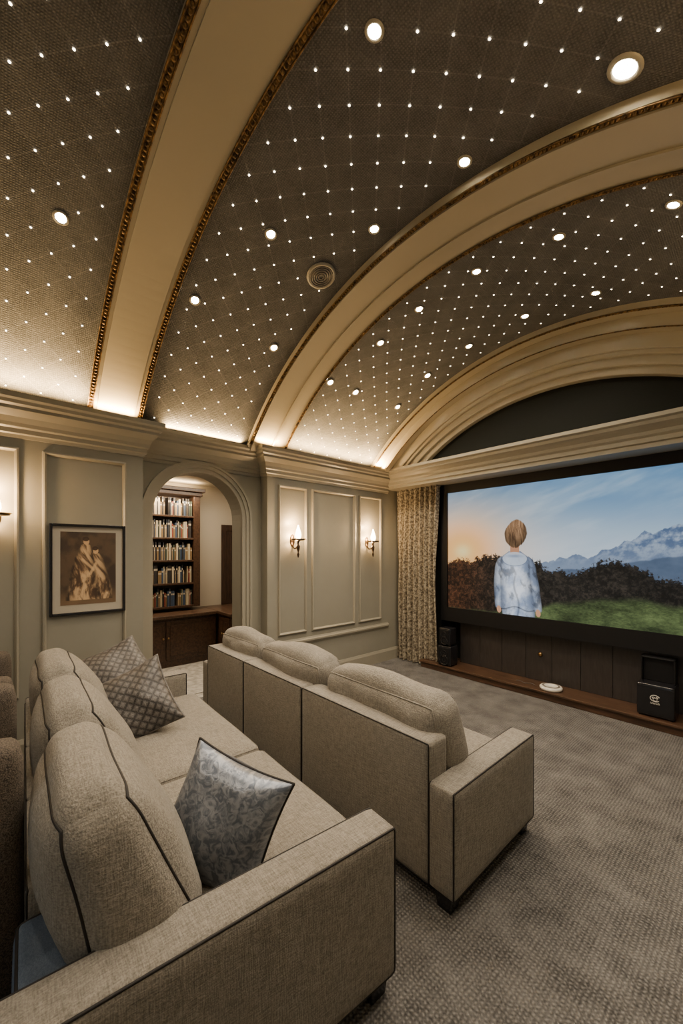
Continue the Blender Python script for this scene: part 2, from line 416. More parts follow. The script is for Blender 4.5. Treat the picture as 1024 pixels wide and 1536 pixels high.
# wall panels
def panel(y0,y1,z0,z1,x=XL,w=0.036):
    prof=[(-.004,0.0),(.0,.004),(.022,.008),(.027,.02),(.016,.03),(.004,w),(-.004,w)]
    V=[];F=[];p=len(prof)
    for (sy,sz,yy,zz) in [(1,1,y0,z0),(-1,1,y1,z0),(-1,-1,y1,z1),(1,-1,y0,z1)]:
        for o_,ins in prof: V.append((x+o_,yy+sy*ins,zz+sz*ins))
    for i in range(4):
        for j in range(p-1):
            a=i*p+j;b=((i+1)%4)*p+j; F.append((a,b,b+1,a+1))
    obj(tn(),V,F,M['trim'],kind='structure')
for y0,y1 in [(2.47,2.90),(2.97,3.74),(3.81,4.28)]: panel(y0,y1,0.64,2.46)
for y0,y1 in [(-1.5,-.75),(-.62,.115),(.247,.863)]: panel(y0,y1,0.5,2.47)

# ------------------------------------------------------------------ camera
cam=bpy.data.cameras.new('camera'); co=bpy.data.objects.new('camera',cam); COL.objects.link(co)
co.location=(0,0,1.65); TH=math.radians(48.4); co.rotation_euler=(math.radians(90),0,TH)
cam.sensor_fit='HORIZONTAL'; cam.sensor_width=36; cam.lens=36*576/1024; cam.shift_y=60/1024; cam.clip_start=0.02
scene.camera=co
# downlights: (angle round the vault, distance along the room)
DL=[(0.158,1.18),(0.391,1.93),(0.145,1.96),(-0.391,0.27),(-0.209,1.38),(-0.067,1.93),(-0.436,1.12),(-0.473,1.89),(0.014,2.84),(0.201,2.88),(0.4,2.88),(-0.161,2.83),(0.016,3.72),(0.198,3.74),(-0.314,2.83),(-0.17,3.73),(-0.512,2.66),(-0.513,3.04),(-0.34,3.72),(-0.507,3.76)]
SPK=(-0.23,1.87)
def nrot(a):  # local +z -> inward normal
    return Vector((-math.sin(a),0,-math.cos(a))).to_track_quat('Z','Y').to_euler()
# downlight meshes
ringv,ringf=lathe([(0.030,0.0),(0.032,0.004),(0.040,0.006),(0.046,0.003),(0.047,-0.004)],24)
lensv=[(0,0,0.002)]+[(0.031*math.cos(2*math.pi*i/20),0.031*math.sin(2*math.pi*i/20),0.0015) for i in range(20)]
lensf=[(0,1+i,1+(i+1)%20) for i in range(20)]
def downlight(a,y,s=1.0,energy=9,label='small round recessed ceiling downlight, lit warm white'):
    e=empty('downlight',vp(RF-.002,a,y),label,'ceiling light',group='recessed downlights',rot=nrot(a)); e.scale=(s,s,s)
    obj('trim_ring',ringv,ringf,M['trim'],parent=e,smooth=True)
    obj('lens',lensv,lensf,M['glow'],parent=e)
    l=bpy.data.lights.new('bulb','SPOT'); l.energy=energy; l.color=(1,0.835,0.63); l.spot_size=math.radians(126); l.spot_blend=0.7; l.shadow_soft_size=0.03
    lo=bpy.data.objects.new('bulb',l); COL.objects.link(lo); lo.location=Vector(vp(RF-.03,a,y)); lo.rotation_euler=(0,a*0.5,0)
for i,(a,y) in enumerate(DL):
    downlight(a,y,1.45 if i==1 else 0.9, 37, 'large round recessed downlight with white trim ring' if i==1 else 'small round recessed ceiling downlight, lit warm white')
for a,y in [(-.35,-.9),(.35,-.9),(0,-1.8),(.2,0.0),(.5,1.5),(.5,3.2)]: downlight(a,y,1.0,38)
# ceiling speaker
sp=empty('ceiling_speaker',vp(RF-.002,*SPK),'round in-ceiling speaker with concentric ring grille','speaker',rot=nrot(SPK[0]))
v,f=lathe([(0.0,0.004),(0.09,0.006),(0.095,0.012),(0.11,0.012),(0.115,0.0)],36); obj('housing',v,f,M['trim'],parent=sp,smooth=True)
for r in (0.02,0.037,0.055,0.072,0.088):
    v,f=tube([(r*math.cos(t*math.pi/16),r*math.sin(t*math.pi/16),0.010) for t in range(32)],0.0045,closed=True); obj('grille_ring',v,f,M['grille'],parent=sp,smooth=True)
# stars
EYE=Vector((0,0,1.65))
stars=[]
am=amax(RF,2.9)
ns=int(am*RF/st)
for i in range(-ns,ns+1):
    for j in range(-8,42):
        if (i+j)%2: continue
        y=j*st+0.03; a=i*st/RF
        if not any(b0+.04<y<b1-.04 for b0,b1 in bays) : continue
        P=Vector(vp(RF-.001,a,y))
        if min((P-Vector(vp(RF,*q))).length for q in DL)<0.06 or (P-Vector(vp(RF,*SPK))).length<.13: continue
        vis=(y>.02) and (a<.45 or y>1.5)
        stars.append((not vis,(P-EYE).length,a,y))
stars.sort()
sv=[(0,0,0.004)]+[(0.0058*math.cos(2*math.pi*i/8),0.0058*math.sin(2*math.pi*i/8),0.001) for i in range(8)]
sf=[(0,1+i,1+(i+1)%8) for i in range(8)]
smm=None
mb=MB()
for idx,(nv,dist,a,y) in enumerate(stars):
    if idx<300:
        if smm is None:
            o=obj('star_light',sv,sf,M['star']); smm=o.data
        else:
            o=bpy.data.objects.new('star_light',smm); COL.objects.link(o)
        o.location=vp(RF-.002,a,y); o.rotation_euler=nrot(a)
        o['label']='tiny warm fiber optic star light in the fabric ceiling'; o['category']='star light'; o['group']='fiber optic star ceiling lights'
    else:
        mt=Matrix.Translation(Vector(vp(RF-.002,a,y)))@nrot(a).to_matrix().to_4x4()
        mb.add([mt@Vector(q) for q in sv],sf)
o=mb.obj('star_lights',M['star'],kind='stuff',label='field of tiny warm fiber optic star lights in the vault',category='star lights')

# ------------------------------------------------------------------ cove lights
def area(loc,rot,sx,sy,e,col,name='cove_light',spread=180):
    l=bpy.data.lights.new(name,'AREA'); l.shape='RECTANGLE'; l.size=sx; l.size_y=sy; l.energy=e; l.color=col; l.spread=math.radians(spread)
    o=bpy.data.objects.new(name,l); COL.objects.link(o); o.location=loc; o.rotation_euler=rot; return o
warm=(1,0.64,0.27)
for y0,y1,x in [(-2.5,.54,-3.81),(1.2,2.0,-3.93),(2.6,4.0,-3.81)]:
    area((x,(y0+y1)/2,2.862),(0,math.radians(180-2),0),0.03,y1-y0,54*(y1-y0),warm,spread=140)
for y0,y1 in [(-2.5,.54),(1.0,2.05),(2.6,4.0)]:
    area((XR-.12,(y0+y1)/2,2.862),(0,math.radians(180),0),0.03,y1-y0,21*(y1-y0),warm,spread=145)
area((-3.82,0.76,2.862),(0,math.radians(180+2),0),0.03,0.3,14,warm,spread=150)
area((-3.80,2.3,2.862),(0,math.radians(180+2),0),0.03,0.3,12,warm,spread=150)
area((-3.80,4.12,2.88),(0,math.radians(180+10),0),0.03,0.2,28,warm,spread=160)
# unseen cool fill light added at the back wall, no door there
area((-.9,YB+.05,1.5),(math.radians(-90),0,0),1.6,1.8,38,(0.55,0.74,1),'added_cool_light')

# ------------------------------------------------------------------ sconces
def sconce(y,z,label):
    e=empty('wall_sconce',(XL+.002,y,z),label,'wall lamp',group='brass wall sconces')
    v,f=lathe([(0,0.012),(.022,.012),(.034,.004),(.036,0)],24)
    R=Matrix.Rotation(math.radians(90),4,'Y')
    vv=[R@Vector((q[0]*2.2,q[1],q[2])) for q in v]
    obj('backplate',vv,f,M['bronze'],parent=e,smooth=True)
    path=[(0.0,0,-.05),(.04,0,-.10),(.09,0,-.09),(.115,0,-.04),(.115,0,.0)]
    P=[]; 
    for i in range(len(path)-1):
        for t in range(5): P.append(Vector(path[i]).lerp(Vector(path[i+1]),t/5))
    P.append(Vector(path[-1])); P=[P[0]]+[ (P[i-1]+P[i]+P[i+1])/3 for i in range(1,len(P)-1)]+[P[-1]]
    tubeobj('arm',P,0.009,M['bronze'],parent=e,n=8)
    v,f=lathe([(0.0,-.21),(.006,-.205),(.016,-.17),(.006,-.145),(.018,-.11),(.024,-.07),(.009,-.05),(.014,-.02),(.022,-.005),(.07,.0),(.085,.004),(.085,.008),(.02,.006),(0,.006)],24,(.125,0,.0))
    obj('finial',v,f,M['bronze'],parent=e,smooth=True)
    v,f=lathe([(.022,.006),(.086,.010),(.098,.018),(.094,.020),(.02,.014)],24,(.125,0,.0))
    obj('dish',v,f,M['brass'],parent=e,smooth=True)
    v,f=lathe([(.014,.012),(.030,.03),(.036,.06),(.033,.09),(.023,.125),(.012,.16),(.006,.185),(.004,.185),(.016,.15),(.022,.12),(.029,.09),(.030,.06),(.024,.035),(.0,.02)],24,(.125,0,0))
    obj('glass_shade',v,f,M['shade'],parent=e,smooth=True)
    for dx,dz,en in((.10,.22,15),(.07,.06,10),(.10,-.06,6)):
        l=bpy.data.lights.new('bulb','POINT'); l.energy=en; l.color=(1,.62,.28); l.shadow_soft_size=.025
        lo=bpy.data.objects.new('bulb',l); COL.objects.link(lo); lo.location=(XL+dx,y,z+dz)
for y,z in [(2.68,1.79),(3.98,1.79),(-.03,1.92)]:
    sconce(y,z,'brass wall sconce with glowing glass shade on the panelled wall')

# ------------------------------------------------------------------ painting helpers
def vnoise(x,y,seed=0):
    xi=np.floor(x).astype(np.int64); yi=np.floor(y).astype(np.int64); xf=x-xi; yf=y-yi
    def h(a,b):
        n_=(a*374761393+b*668265263+seed*1442695041)&0xffffffff
        n_=((n_^(n_>>13))*1274126177)&0xffffffff
        return ((n_^(n_>>16))&0xffff)/65535.0
    u=xf*xf*(3-2*xf); v=yf*yf*(3-2*yf)
    return (h(xi,yi)*(1-u)+h(xi+1,yi)*u)*(1-v)+(h(xi,yi+1)*(1-u)+h(xi+1,yi+1)*u)*v
def fbm(x,y,o=4,seed=0,g=.5):
    s=0;a=1.0;t=0
    for i in range(o): s=s+a*vnoise(x*2**i+i*17.3,y*2**i+i*5.1,seed+i); t+=a; a*=g
    return s/t
def C(*c): return np.array(c,dtype=float)/255
def mixc(img,c,m): 
    m=np.clip(m,0,1)[...,None]; return img*(1-m)+c*m
def sm(a,b,x): 
    t=np.clip((x-a)/(b-a),0,1); return t*t*(3-2*t)
def paintobj(name,nx,ny,img,pos,m,parent):
    V=pos.reshape(-1,3)
    idx=np.arange((nx+1)*(ny+1)).reshape(ny+1,nx+1)
    F=np.stack([idx[:-1,:-1],idx[:-1,1:],idx[1:,1:],idx[1:,:-1]],-1).reshape(-1,4)
    me=bpy.data.meshes.new(name); me.from_pydata(V.tolist(),[],F.tolist()); me.update()
    img=np.clip(img,0,1)
    lin=np.where(img<=.04045,img/12.92,((img+.055)/1.055)**2.4)
    c=np.ones((V.shape[0],4)); c[:,:3]=lin.reshape(-1,3)
    at=me.color_attributes.new('paint','FLOAT_COLOR','POINT'); at.data.foreach_set('color',c.ravel().astype(np.float32))
    me.materials.append(m); o=bpy.data.objects.new(name,me); COL.objects.link(o); o.parent=parent; return o
def paintmat(name,emit):
    m=bpy.data.materials.new(name); m.use_nodes=True; N=m.node_tree.nodes; L=m.node_tree.links; b=N['Principled BSDF']
    a=N.new('ShaderNodeAttribute'); a.attribute_name='paint'
    if emit:
        b.inputs['Base Color'].default_value=(.01,.01,.01,1); b.inputs['Roughness'].default_value=.9; b.inputs['Specular IOR Level'].default_value=.1
        L.new(a.outputs['Color'],b.inputs['Emission Color']); b.inputs['Emission Strength'].default_value=emit
    else: L.new(a.outputs['Color'],b.inputs['Base Color']); b.inputs['Roughness'].default_value=.5
    return m
# ------------------------------------------------------------------ screen
YS=4.75; x0,x1,z0,z1=-3.07,0.07,0.87,2.48
scr=empty('projection_screen',(-1.5,YS+.03,0.1),'large projection screen in a black frame showing a person before mountains','screen')
def toP(o,loc): o.location=-Vector(loc)
SL=(-1.5,YS+.03,0.1)
mb=MB(); fw=.10
mb.box(x0-fw,x0,YS-.03,YS+.05,z0-.19,z1+.14); mb.box(x1,x1+fw,YS-.03,YS+.05,z0-.19,z1+.14)
mb.box(x0,x1,YS-.03,YS+.05,z1,z1+.14); mb.box(x0,x1,YS-.03,YS+.05,z0-.19,z0); mb.box(x0,x1,YS+.02,YS+.05,z0,z1)
o=mb.obj('frame',M['black'],parent=scr); toP(o,SL)
nx,ny=1000,520
X,Z=np.meshgrid(np.linspace(x0,x1,nx+1),np.linspace(z0,z1,ny+1))
t=sm(1.45,2.6,Z+.08*(X+1.6))
img=C(202,212,220)*(1-t[...,None])+C(88,126,162)*t[...,None]
cl=fbm(X*.9+Z*1.6,Z*4-X*1.8,5,3); img=mixc(img,C(160,182,200),sm(.38,.78,cl)*.5)
cl2=fbm(X*.7+Z*2+9,Z*6-X*2.5,5,7); img=mixc(img,C(212,220,226),sm(.48,.85,cl2)*.4)
g=np.exp(-(((X+2.95)/.85)**2+((Z-1.70)/.60)**2)); img=mixc(img,C(248,204,166),g*1.0)
g=np.exp(-(((X+2.85)/.40)**2+((Z-1.66)/.30)**2)); img=mixc(img,C(255,178,104),g*.95)
g=np.exp(-(((X+2.84)/.14)**2+((Z-1.66)/.11)**2)); img=mixc(img,C(255,224,168),g*.95)
rid=np.interp(X,[-3.07,-1.9,-1.72,-1.62,-1.54,-1.45,-1.36,-1.2,-1.05,-.95,-.85,-.78,-.70,-.62,-.5,-.3,.07],[1.40,1.5,1.55,1.61,1.575,1.62,1.58,1.66,1.74,1.79,1.87,1.82,1.86,1.90,1.92,1.96,1.7])+(fbm(X*10,X*0,6,9,.6)-.5)*.10
mm=sm(0,.008,rid-Z)
rock=fbm(X*10+Z*9,Z*13-X*10,6,12,.65)
mcol=C(82,100,128)*(1-sm(.32,.72,rock)[...,None])+C(152,165,182)*sm(.32,.72,rock)[...,None]
hz=sm(1.42,1.80,Z)[...,None]; mcol=C(124,138,158)*(1-hz)+mcol*hz
img=img*(1-mm[...,None])+mcol*mm[...,None]
rid2=np.interp(X,[-3.07,-1.7,-1.3,-1.0,-.6,.07],[1.3,1.44,1.5,1.56,1.62,1.66])+(fbm(X*7,X*0,5,19)-.5)*.06
r2=C(74,88,108)+(fbm(X*10,Z*20,5,23)-.5)[...,None]*.08
mk=(sm(0,.02,rid2-Z)*.8)[...,None]; img=img*(1-mk)+r2*mk
tt=np.interp(X,[-3.07,-2.9,-2.7,-2.55,-2.4,-2.2,-1.85,-1.75,-1.6,-1.45,-1.3,-1.1,-.95,-.8,-.6,.07],[1.50,1.54,1.54,1.60,1.64,1.55,1.50,1.42,1.46,1.42,1.50,1.54,1.50,1.42,1.34,1.25])+(fbm(X*9,X*0+3,6,21,.6)-.5)*.20
tree=fbm(X*34,Z*36,6,31,.8); big=fbm(X*7,Z*8,4,37)
k_=(sm(.36,.70,tree)*.45+sm(.35,.7,big)*.15)[...,None]
tcol=C(14,16,18)*(1-k_)+C(88,80,72)*k_
wl=np.exp(-((X+2.95)/.5)**2)[...,None]; tcol=tcol*(1-.6*wl)+(C(126,74,46)*(0.3+1.1*k_))*.6*wl
tm=sm(-.008,.010,tt-Z+(tree-.5)*.20); img=img*(1-tm[...,None])+tcol*tm[...,None]
gt=np.interp(X,[-3.07,-2.3,-1.9,-1.5,-1.2,-.9,-.56,.07],[.86,.90,1.0,1.10,1.15,1.18,1.14,1.05])+(fbm(X*6,X*0,5,41)-.5)*.06
gn=fbm(X*40,Z*80,5,44,.7); gb=fbm(X*4,Z*9,3,47)
q_=np.clip((gn-.5)*.9+(gb-.5)*1.1+.42,0,1)[...,None]
gcol=C(40,49,34)*(1-q_)+C(106,120,82)*q_
gm=sm(-.03,.05,gt-Z); img=img*(1-gm[...,None])+gcol*gm[...,None]
# the person seen from behind: loose jacket with separate sleeves, hood, fair hair
c=-2.10+0.03*np.sin(Z*3)
def layer(img,q,colr,e=.05): 
    m_=sm(1+e,1-e,np.abs(q))[...,None]; return img*(1-m_)+colr*m_
fold=fbm(X*5+Z*2.5,Z*4-X*4,6,51,.6); fk=sm(.25,.75,fold)[...,None]
cre=fbm(X*14+Z*9,Z*6-X*9,5,57,.6); 
jbase=(C(134,148,172)*(1-fk)+C(222,227,235)*fk)*(1-.28*sm(.52,.75,cre)[...,None])
edge=(fbm(Z*7,X*0,4,59)-.5)*.12
for s in(-1,1):
    ac=c+s*np.interp(Z,[.88,1.0,1.25,1.5,1.57],[.235,.232,.215,.185,.165]); aw=(1+edge)*np.interp(Z,[.86,.94,.96,1.2,1.45,1.56,1.60],[.034,.040,.052,.060,.064,.05,.0])
    q=(X-ac)/np.maximum(aw,1e-4); ok=(Z<1.60)&(Z>.94)
    img=layer(img,np.where(ok,q,9),jbase*np.clip(1.0-.4*np.abs(q)**2,0,1)[...,None]*.90)
    hn=((X-c-s*.238)/.028)**2+((Z-.925)/.045)**2; img=mixc(img,C(190,146,118),sm(1.1,.9,hn))
hw=(1+edge)*np.interp(Z,[.80,.92,1.1,1.3,1.45,1.54,1.60,1.635,1.66],[.195,.20,.19,.18,.185,.185,.15,.10,.07])
dx=(X-c)/hw; ok=Z<1.66
img=layer(img,np.where(ok,dx,9),jbase*np.clip(1.05-.34*np.abs(dx)**3,0,1.05)[...,None])
spn=np.exp(-((X-c-.02*np.sin(Z*14))/.012)**2)*sm(1.45,1.3,Z)*.25+np.exp(-((Z-.955-.02*np.sin(X*20))/.008)**2)*(np.abs(dx)<1)*.35
img=img*(1-spn[...,None])
neck=((np.abs(X-c)<.055)&(Z>1.62)&(Z<1.76)); img=mixc(img,C(178,134,108),neck*1.0)
hood=((X-c)/.15)**2+((Z-1.565)/.085)**2; img=mixc(img,C(196,205,216),sm(1.05,.95,hood)*.8); img=mixc(img,C(96,108,130),sm(.14,.0,np.abs(hood-1.05))*(Z<1.56)*.7)
img=mixc(img,C(120,134,156),np.exp(-(((X-c)/.09)**2+((Z-1.60)/.018)**2))*.7)
hd=((X-c)/np.interp(Z,[1.68,1.76,1.88,1.95,2.05],[.100,.132,.140,.135,.11]))**2+((Z-1.875)/.175)**2
strand=fbm(X*55+np.sin(Z*9+X*5)*1.0,Z*6,6,61,.72); hk=(sm(.2,.8,strand)*.8+.1)[...,None]; hc=C(56,42,32)*(1-hk)+C(168,136,106)*hk
hc=hc*(np.clip(1.12-.45*np.abs((X-c)/.14)**2,.45,1.15)[...,None])*(np.clip(.68+.5*sm(1.72,2.0,Z),0,1.2)[...,None])
hm=sm(1.08,.90,hd+(strand-.5)*.30); img=img*(1-hm[...,None])+hc*hm[...,None]
gr=img.mean(-1,keepdims=True); img=gr+(img-gr)*1.15
img=np.clip(.5+(img-.5)*1.06,0,1)
pos=np.stack([X,np.full_like(X,YS-.002),Z],-1)-np.array(SL)
paintobj('projected_image',nx,ny,img,pos,paintmat('projected_picture',1.1),scr)
# dark wainscot under the screen
mb=MB(); xs=-2.93
while xs<0.4:
    xe=min(xs+.30,.62); mb.box(xs,xe-.006,4.84,4.90,.104,.655); xs+=.30
mb.box(-2.93,.62,4.848,4.93,.104,.65); mb.box(-2.95,.64,4.825,4.93,.655,.675)
wp=empty('wainscot_panel',(-1.2,4.9,.104),'dark espresso grooved wood panel below the screen','panel')
o=mb.obj('boards',M['panelwood'],parent=wp); o.location=(1.2,-4.9,-.104)
v,f=lathe([(0,.02),(.018,.018),(.025,.008),(.025,0)],20); R=Matrix.Rotation(math.radians(90),4,'X')
o=obj('knob',[R@Vector(q) for q in v],f,M['brass'],parent=wp,smooth=True); o.location=(-1.86+1.2,4.838-4.9,.42-.1)
# stage
mb=MB(); mb.box(-3.38,XR,4.53,YF,0,.075); mb.box(-3.40,XR,4.505,YF,.075,.102)
bevel(mb.obj('low_stage',M['stage'],label='low reddish brown wooden stage platform under the screen',category='platform'),.006)
# speakers
def speaker(loc,w,d,h,label,cones,rot=0):
    e=empty('speaker',loc,label,'speaker',rot=(0,0,rot))
    o=roundbox('cabinet',(-w/2,w/2,-d/2,d/2,0.012,h),.012,M['blackgloss'],parent=e,n=8)
    o=boxobj('grille',(-w/2+.015,w/2-.015,-d/2-.008,-d/2+.01,.03,h-.02),M['black'],.006,parent=e)
    R=Matrix.Rotation(math.radians(90),4,'X')
    for zc,r in cones:
        v,f=lathe([(0,-.004),(r*.3,.0),(r*.75,-.006),(r*.85,.004),(r,.004),(r,0)],24)
        o=obj('driver',[R@Vector(q) for q in v],f,M['blackgloss'],parent=e,smooth=True); o.location=(0,-d/2-.009,zc)
    for sx in(-1,1):
        for sy in(-1,1): boxobj('foot',(sx*w*.4-.012,sx*w*.4+.012,sy*d*.38-.012,sy*d*.38+.012,0,.014),M['black'],0,parent=e)
    return e
speaker((-2.98,4.60,.102),.20,.18,.27,'small black loudspeaker on the stage beside the curtain',[(.17,.05),(.08,.07)])
speaker((-2.98,4.60,.373),.17,.16,.24,'small black loudspeaker stacked on another one',[(.15,.04),(.07,.055)])
e=empty('subwoofer',(-.735,4.67,.102),'black subwoofer with a round white emblem on the stage','speaker')
roundbox('cabinet',(-.14,.14,-.12,.13,.012,.31),.015,M['blackgloss'],parent=e,n=8)
for sx in(-1,1):
    for sy in(-1,1): boxobj('foot',(sx*.11-.015,sx*.11+.015,sy*.09-.015,sy*.09+.015,0,.014),M['black'],0,parent=e)
mb=MB(); mb.box(-.13,-.115,0,.12,.31,.54);mb.box(.115,.13,0,.12,.31,.54);mb.box(-.13,.13,0,.12,.525,.54);mb.box(-.115,.115,.03,.12,.31,.525)
bevel(mb.obj('upper_case',M['black'],parent=e),.004)
mb=MB(); R=Matrix.Rotation(math.radians(90),4,'X')
def ring(cx,cz,r,w=.004,a0=0,a1=2*math.pi):
    full=abs(a1-a0-2*math.pi)<.01; k=24
    v,f=tube([(cx+r*math.cos(a0+(a1-a0)*t/k),-.122,cz+r*.8*math.sin(a0+(a1-a0)*t/k)) for t in range(k if full else k+1)],w,closed=full,n=6); mb.add(v,f)
ring(0,.185,.036,.0028,.5,5.6)
ring(-.013,.190,.008,.0025); ring(.013,.190,.008,.0025)
ring(0,.176,.016,.0022,3.4,6.0)
for k,wd in enumerate([.008,.005,.009,.004,.007,.008,.005]):
    xx=-.034+k*.0105; mb.box(xx,xx+wd,-.124,-.119,.132,.136); mb.box(xx,xx+.0022,-.124,-.119,.132,.146)
    if k%2: mb.box(xx,xx+wd,-.124,-.119,.142,.146)
mb.obj('emblem',M['white'],parent=e,label='small round white emblem')
v,f=lathe([(0,0),(.105,0),(.115,.01),(.115,.028),(.105,.038),(.07,.042),(.066,.036),(.0,.036)],32)
pk=empty('round_puck',(-1.67,4.64,.102),'low round white plastic disc device on the stage','device')
obj('body',v,f,M['white'],parent=pk,smooth=True)
v,f=lathe([(.07,.0425),(.085,.044),(.09,.041)],32); obj('ring',v,f,M['grille'],parent=pk,smooth=True)
tubeobj('power_cable',[(-2.06+i*.015,4.64+.02*math.sin(i*.7),.108) for i in range(16)],.003,M['grille'],label='thin pale cable lying on the stage',category='cable')

# curtain
nxx=170;nzz=24;V=[];F=[]
for j in range(nzz+1):
    for i in range(nxx+1):
        s=i/nxx; zb=.015 if -3.90+.76*s<-3.43 else .108
        zz=zb+(2.60-zb)*j/nzz; w=1-.05*math.sin(math.pi*j/nzz)
        ph=s*2*math.pi*8+.9*math.sin(zz*1.3+s*4)+.5*noise.noise(Vector((s*3,zz*.8,8)))
        x=-3.90+.76*s*w+.012*noise.noise(Vector((s*5,zz,0)))
        am_=.045*(1+.5*noise.noise(Vector((s*6,zz*.7,11))))
        y=4.62+am_*math.sin(ph)*(1-.25*j/nzz)+.018*noise.noise(Vector((s*6,zz*1.2,3)))
        V.append((x,y,zz))
for j in range(nzz):
    for i in range(nxx):
        a=j*(nxx+1)+i; F.append((a,a+1,a+nxx+2,a+nxx+1))
ct=obj('curtain',V,F,M['curtain'],smooth=True,label='floor length pleated beige and brown patterned curtain beside screen',category='curtain')
uv=ct.data.uv_layers.new(name='uv')
for p in ct.data.polygons:
    for li,vi in zip(p.loop_indices,p.vertices):
        i=vi%(nxx+1); j=vi//(nxx+1); uv.data[li].uv=(i/nxx*1.5,j/nzz*1.9)
mb=MB(); mb.box(XL,-3.22,4.80,4.86,.103,2.6); mb.obj('wall_return',M['tymp'],kind='structure')

# ------------------------------------------------------------------ framed picture
PX=XL+.004; py0,py1,pz0,pz1=.295,.847,1.12,1.885
fr=empty('framed_picture',(PX,(py0+py1)/2,pz0),'dark framed sepia print of robed figures with a cream mat','picture')
FL=(PX,(py0+py1)/2,pz0)
mb=MB(); w=.022
mb.box(PX,PX+.03,py0,py0+w,pz0,pz1);mb.box(PX,PX+.03,py1-w,py1,pz0,pz1);mb.box(PX,PX+.03,py0+w,py1-w,pz0,pz0+w);mb.box(PX,PX+.03,py0+w,py1-w,pz1-w,pz1)
o=bevel(mb.obj('frame',M['blackgloss'],parent=fr),.004); toP(o,FL)
mb=MB(); mb.box(PX,PX+.012,py0+w,py1-w,pz0+w,pz1-w); o=mb.obj('mat_board',M['matboard'],parent=fr); toP(o,FL)
a0,a1,b0,b1=py0+.075,py1-.075,pz0+.085,pz1-.065
nx,ny=170,240
A,B=np.meshgrid(np.linspace(0,1,nx+1),np.linspace(0,1,ny+1))
img=np.zeros(A.shape+(3,))+C(50,38,29); bgn=fbm(A*4,B*5,5,71); img=mixc(img,C(92,74,56),sm(.4,.7,bgn)*.7)
img=mixc(img,C(120,96,70),sm(.30,.0,B)*.8)
def fig(img,cx,ts,hs,ws,seed):
    hwf=np.interp(B,hs,ws); cxx=np.interp(B,hs,ts)
    f=fbm((A-cxx)*15+np.sin(B*8+seed)*1.2+B*4,B*7+A*3,6,seed,.6); q=(A-cxx)/np.maximum(hwf,1e-4)
    fk=sm(.34,.66,f)[...,None]
    colr=C(70,51,36)*(1-fk)+C(196,164,124)*fk
    colr=colr*(1-.5*np.clip(np.abs(q),0,1)[...,None]**3)
    m_=sm(1.06,.86,np.abs(q)+(f-.5)*.25)*(B>hs[0])*(B<hs[-1]); return img*(1-m_[...,None])+colr*m_[...,None]
img=fig(img,.66,[.68,.68,.62,.60,.60,.60],[.06,.18,.45,.62,.70,.73],[.26,.27,.22,.17,.10,.0],77)
img=fig(img,.42,[.42,.40,.40,.42,.44,.44],[.06,.18,.45,.66,.82,.86],[.32,.30,.22,.16,.09,.0],83)
for hx,hz,r in [(.45,.87,.055),(.62,.74,.05)]:
    h=((A-hx)/r)**2+((B-hz)/(r*.85))**2; img=mixc(img,C(190,154,114),sm(1.05,.9,h)); img=mixc(img,C(48,34,24),sm(1.05,.9,((A-hx+.01)/(r*1.1))**2+((B-hz-.035)/(r*.6))**2)*.9)
for (ax,az,bx,bz) in [(.38,.62,.58,.48),(.62,.56,.52,.42)]:
    t_=np.clip(((A-ax)*(bx-ax)+(B-az)*(bz-az))/((bx-ax)**2+(bz-az)**2),0,1); d_=np.hypot(A-ax-t_*(bx-ax),(B-az-t_*(bz-az))*1.3)
    img=mixc(img,C(204,172,130),sm(.04,.012,d_)*.8)
pos=np.stack([np.full_like(A,PX+.014),a0+(a1-a0)*A,b0+(b1-b0)*B],-1)-np.array(FL)
paintobj('print',nx,ny,img,pos,paintmat('sepia_print',0),fr)

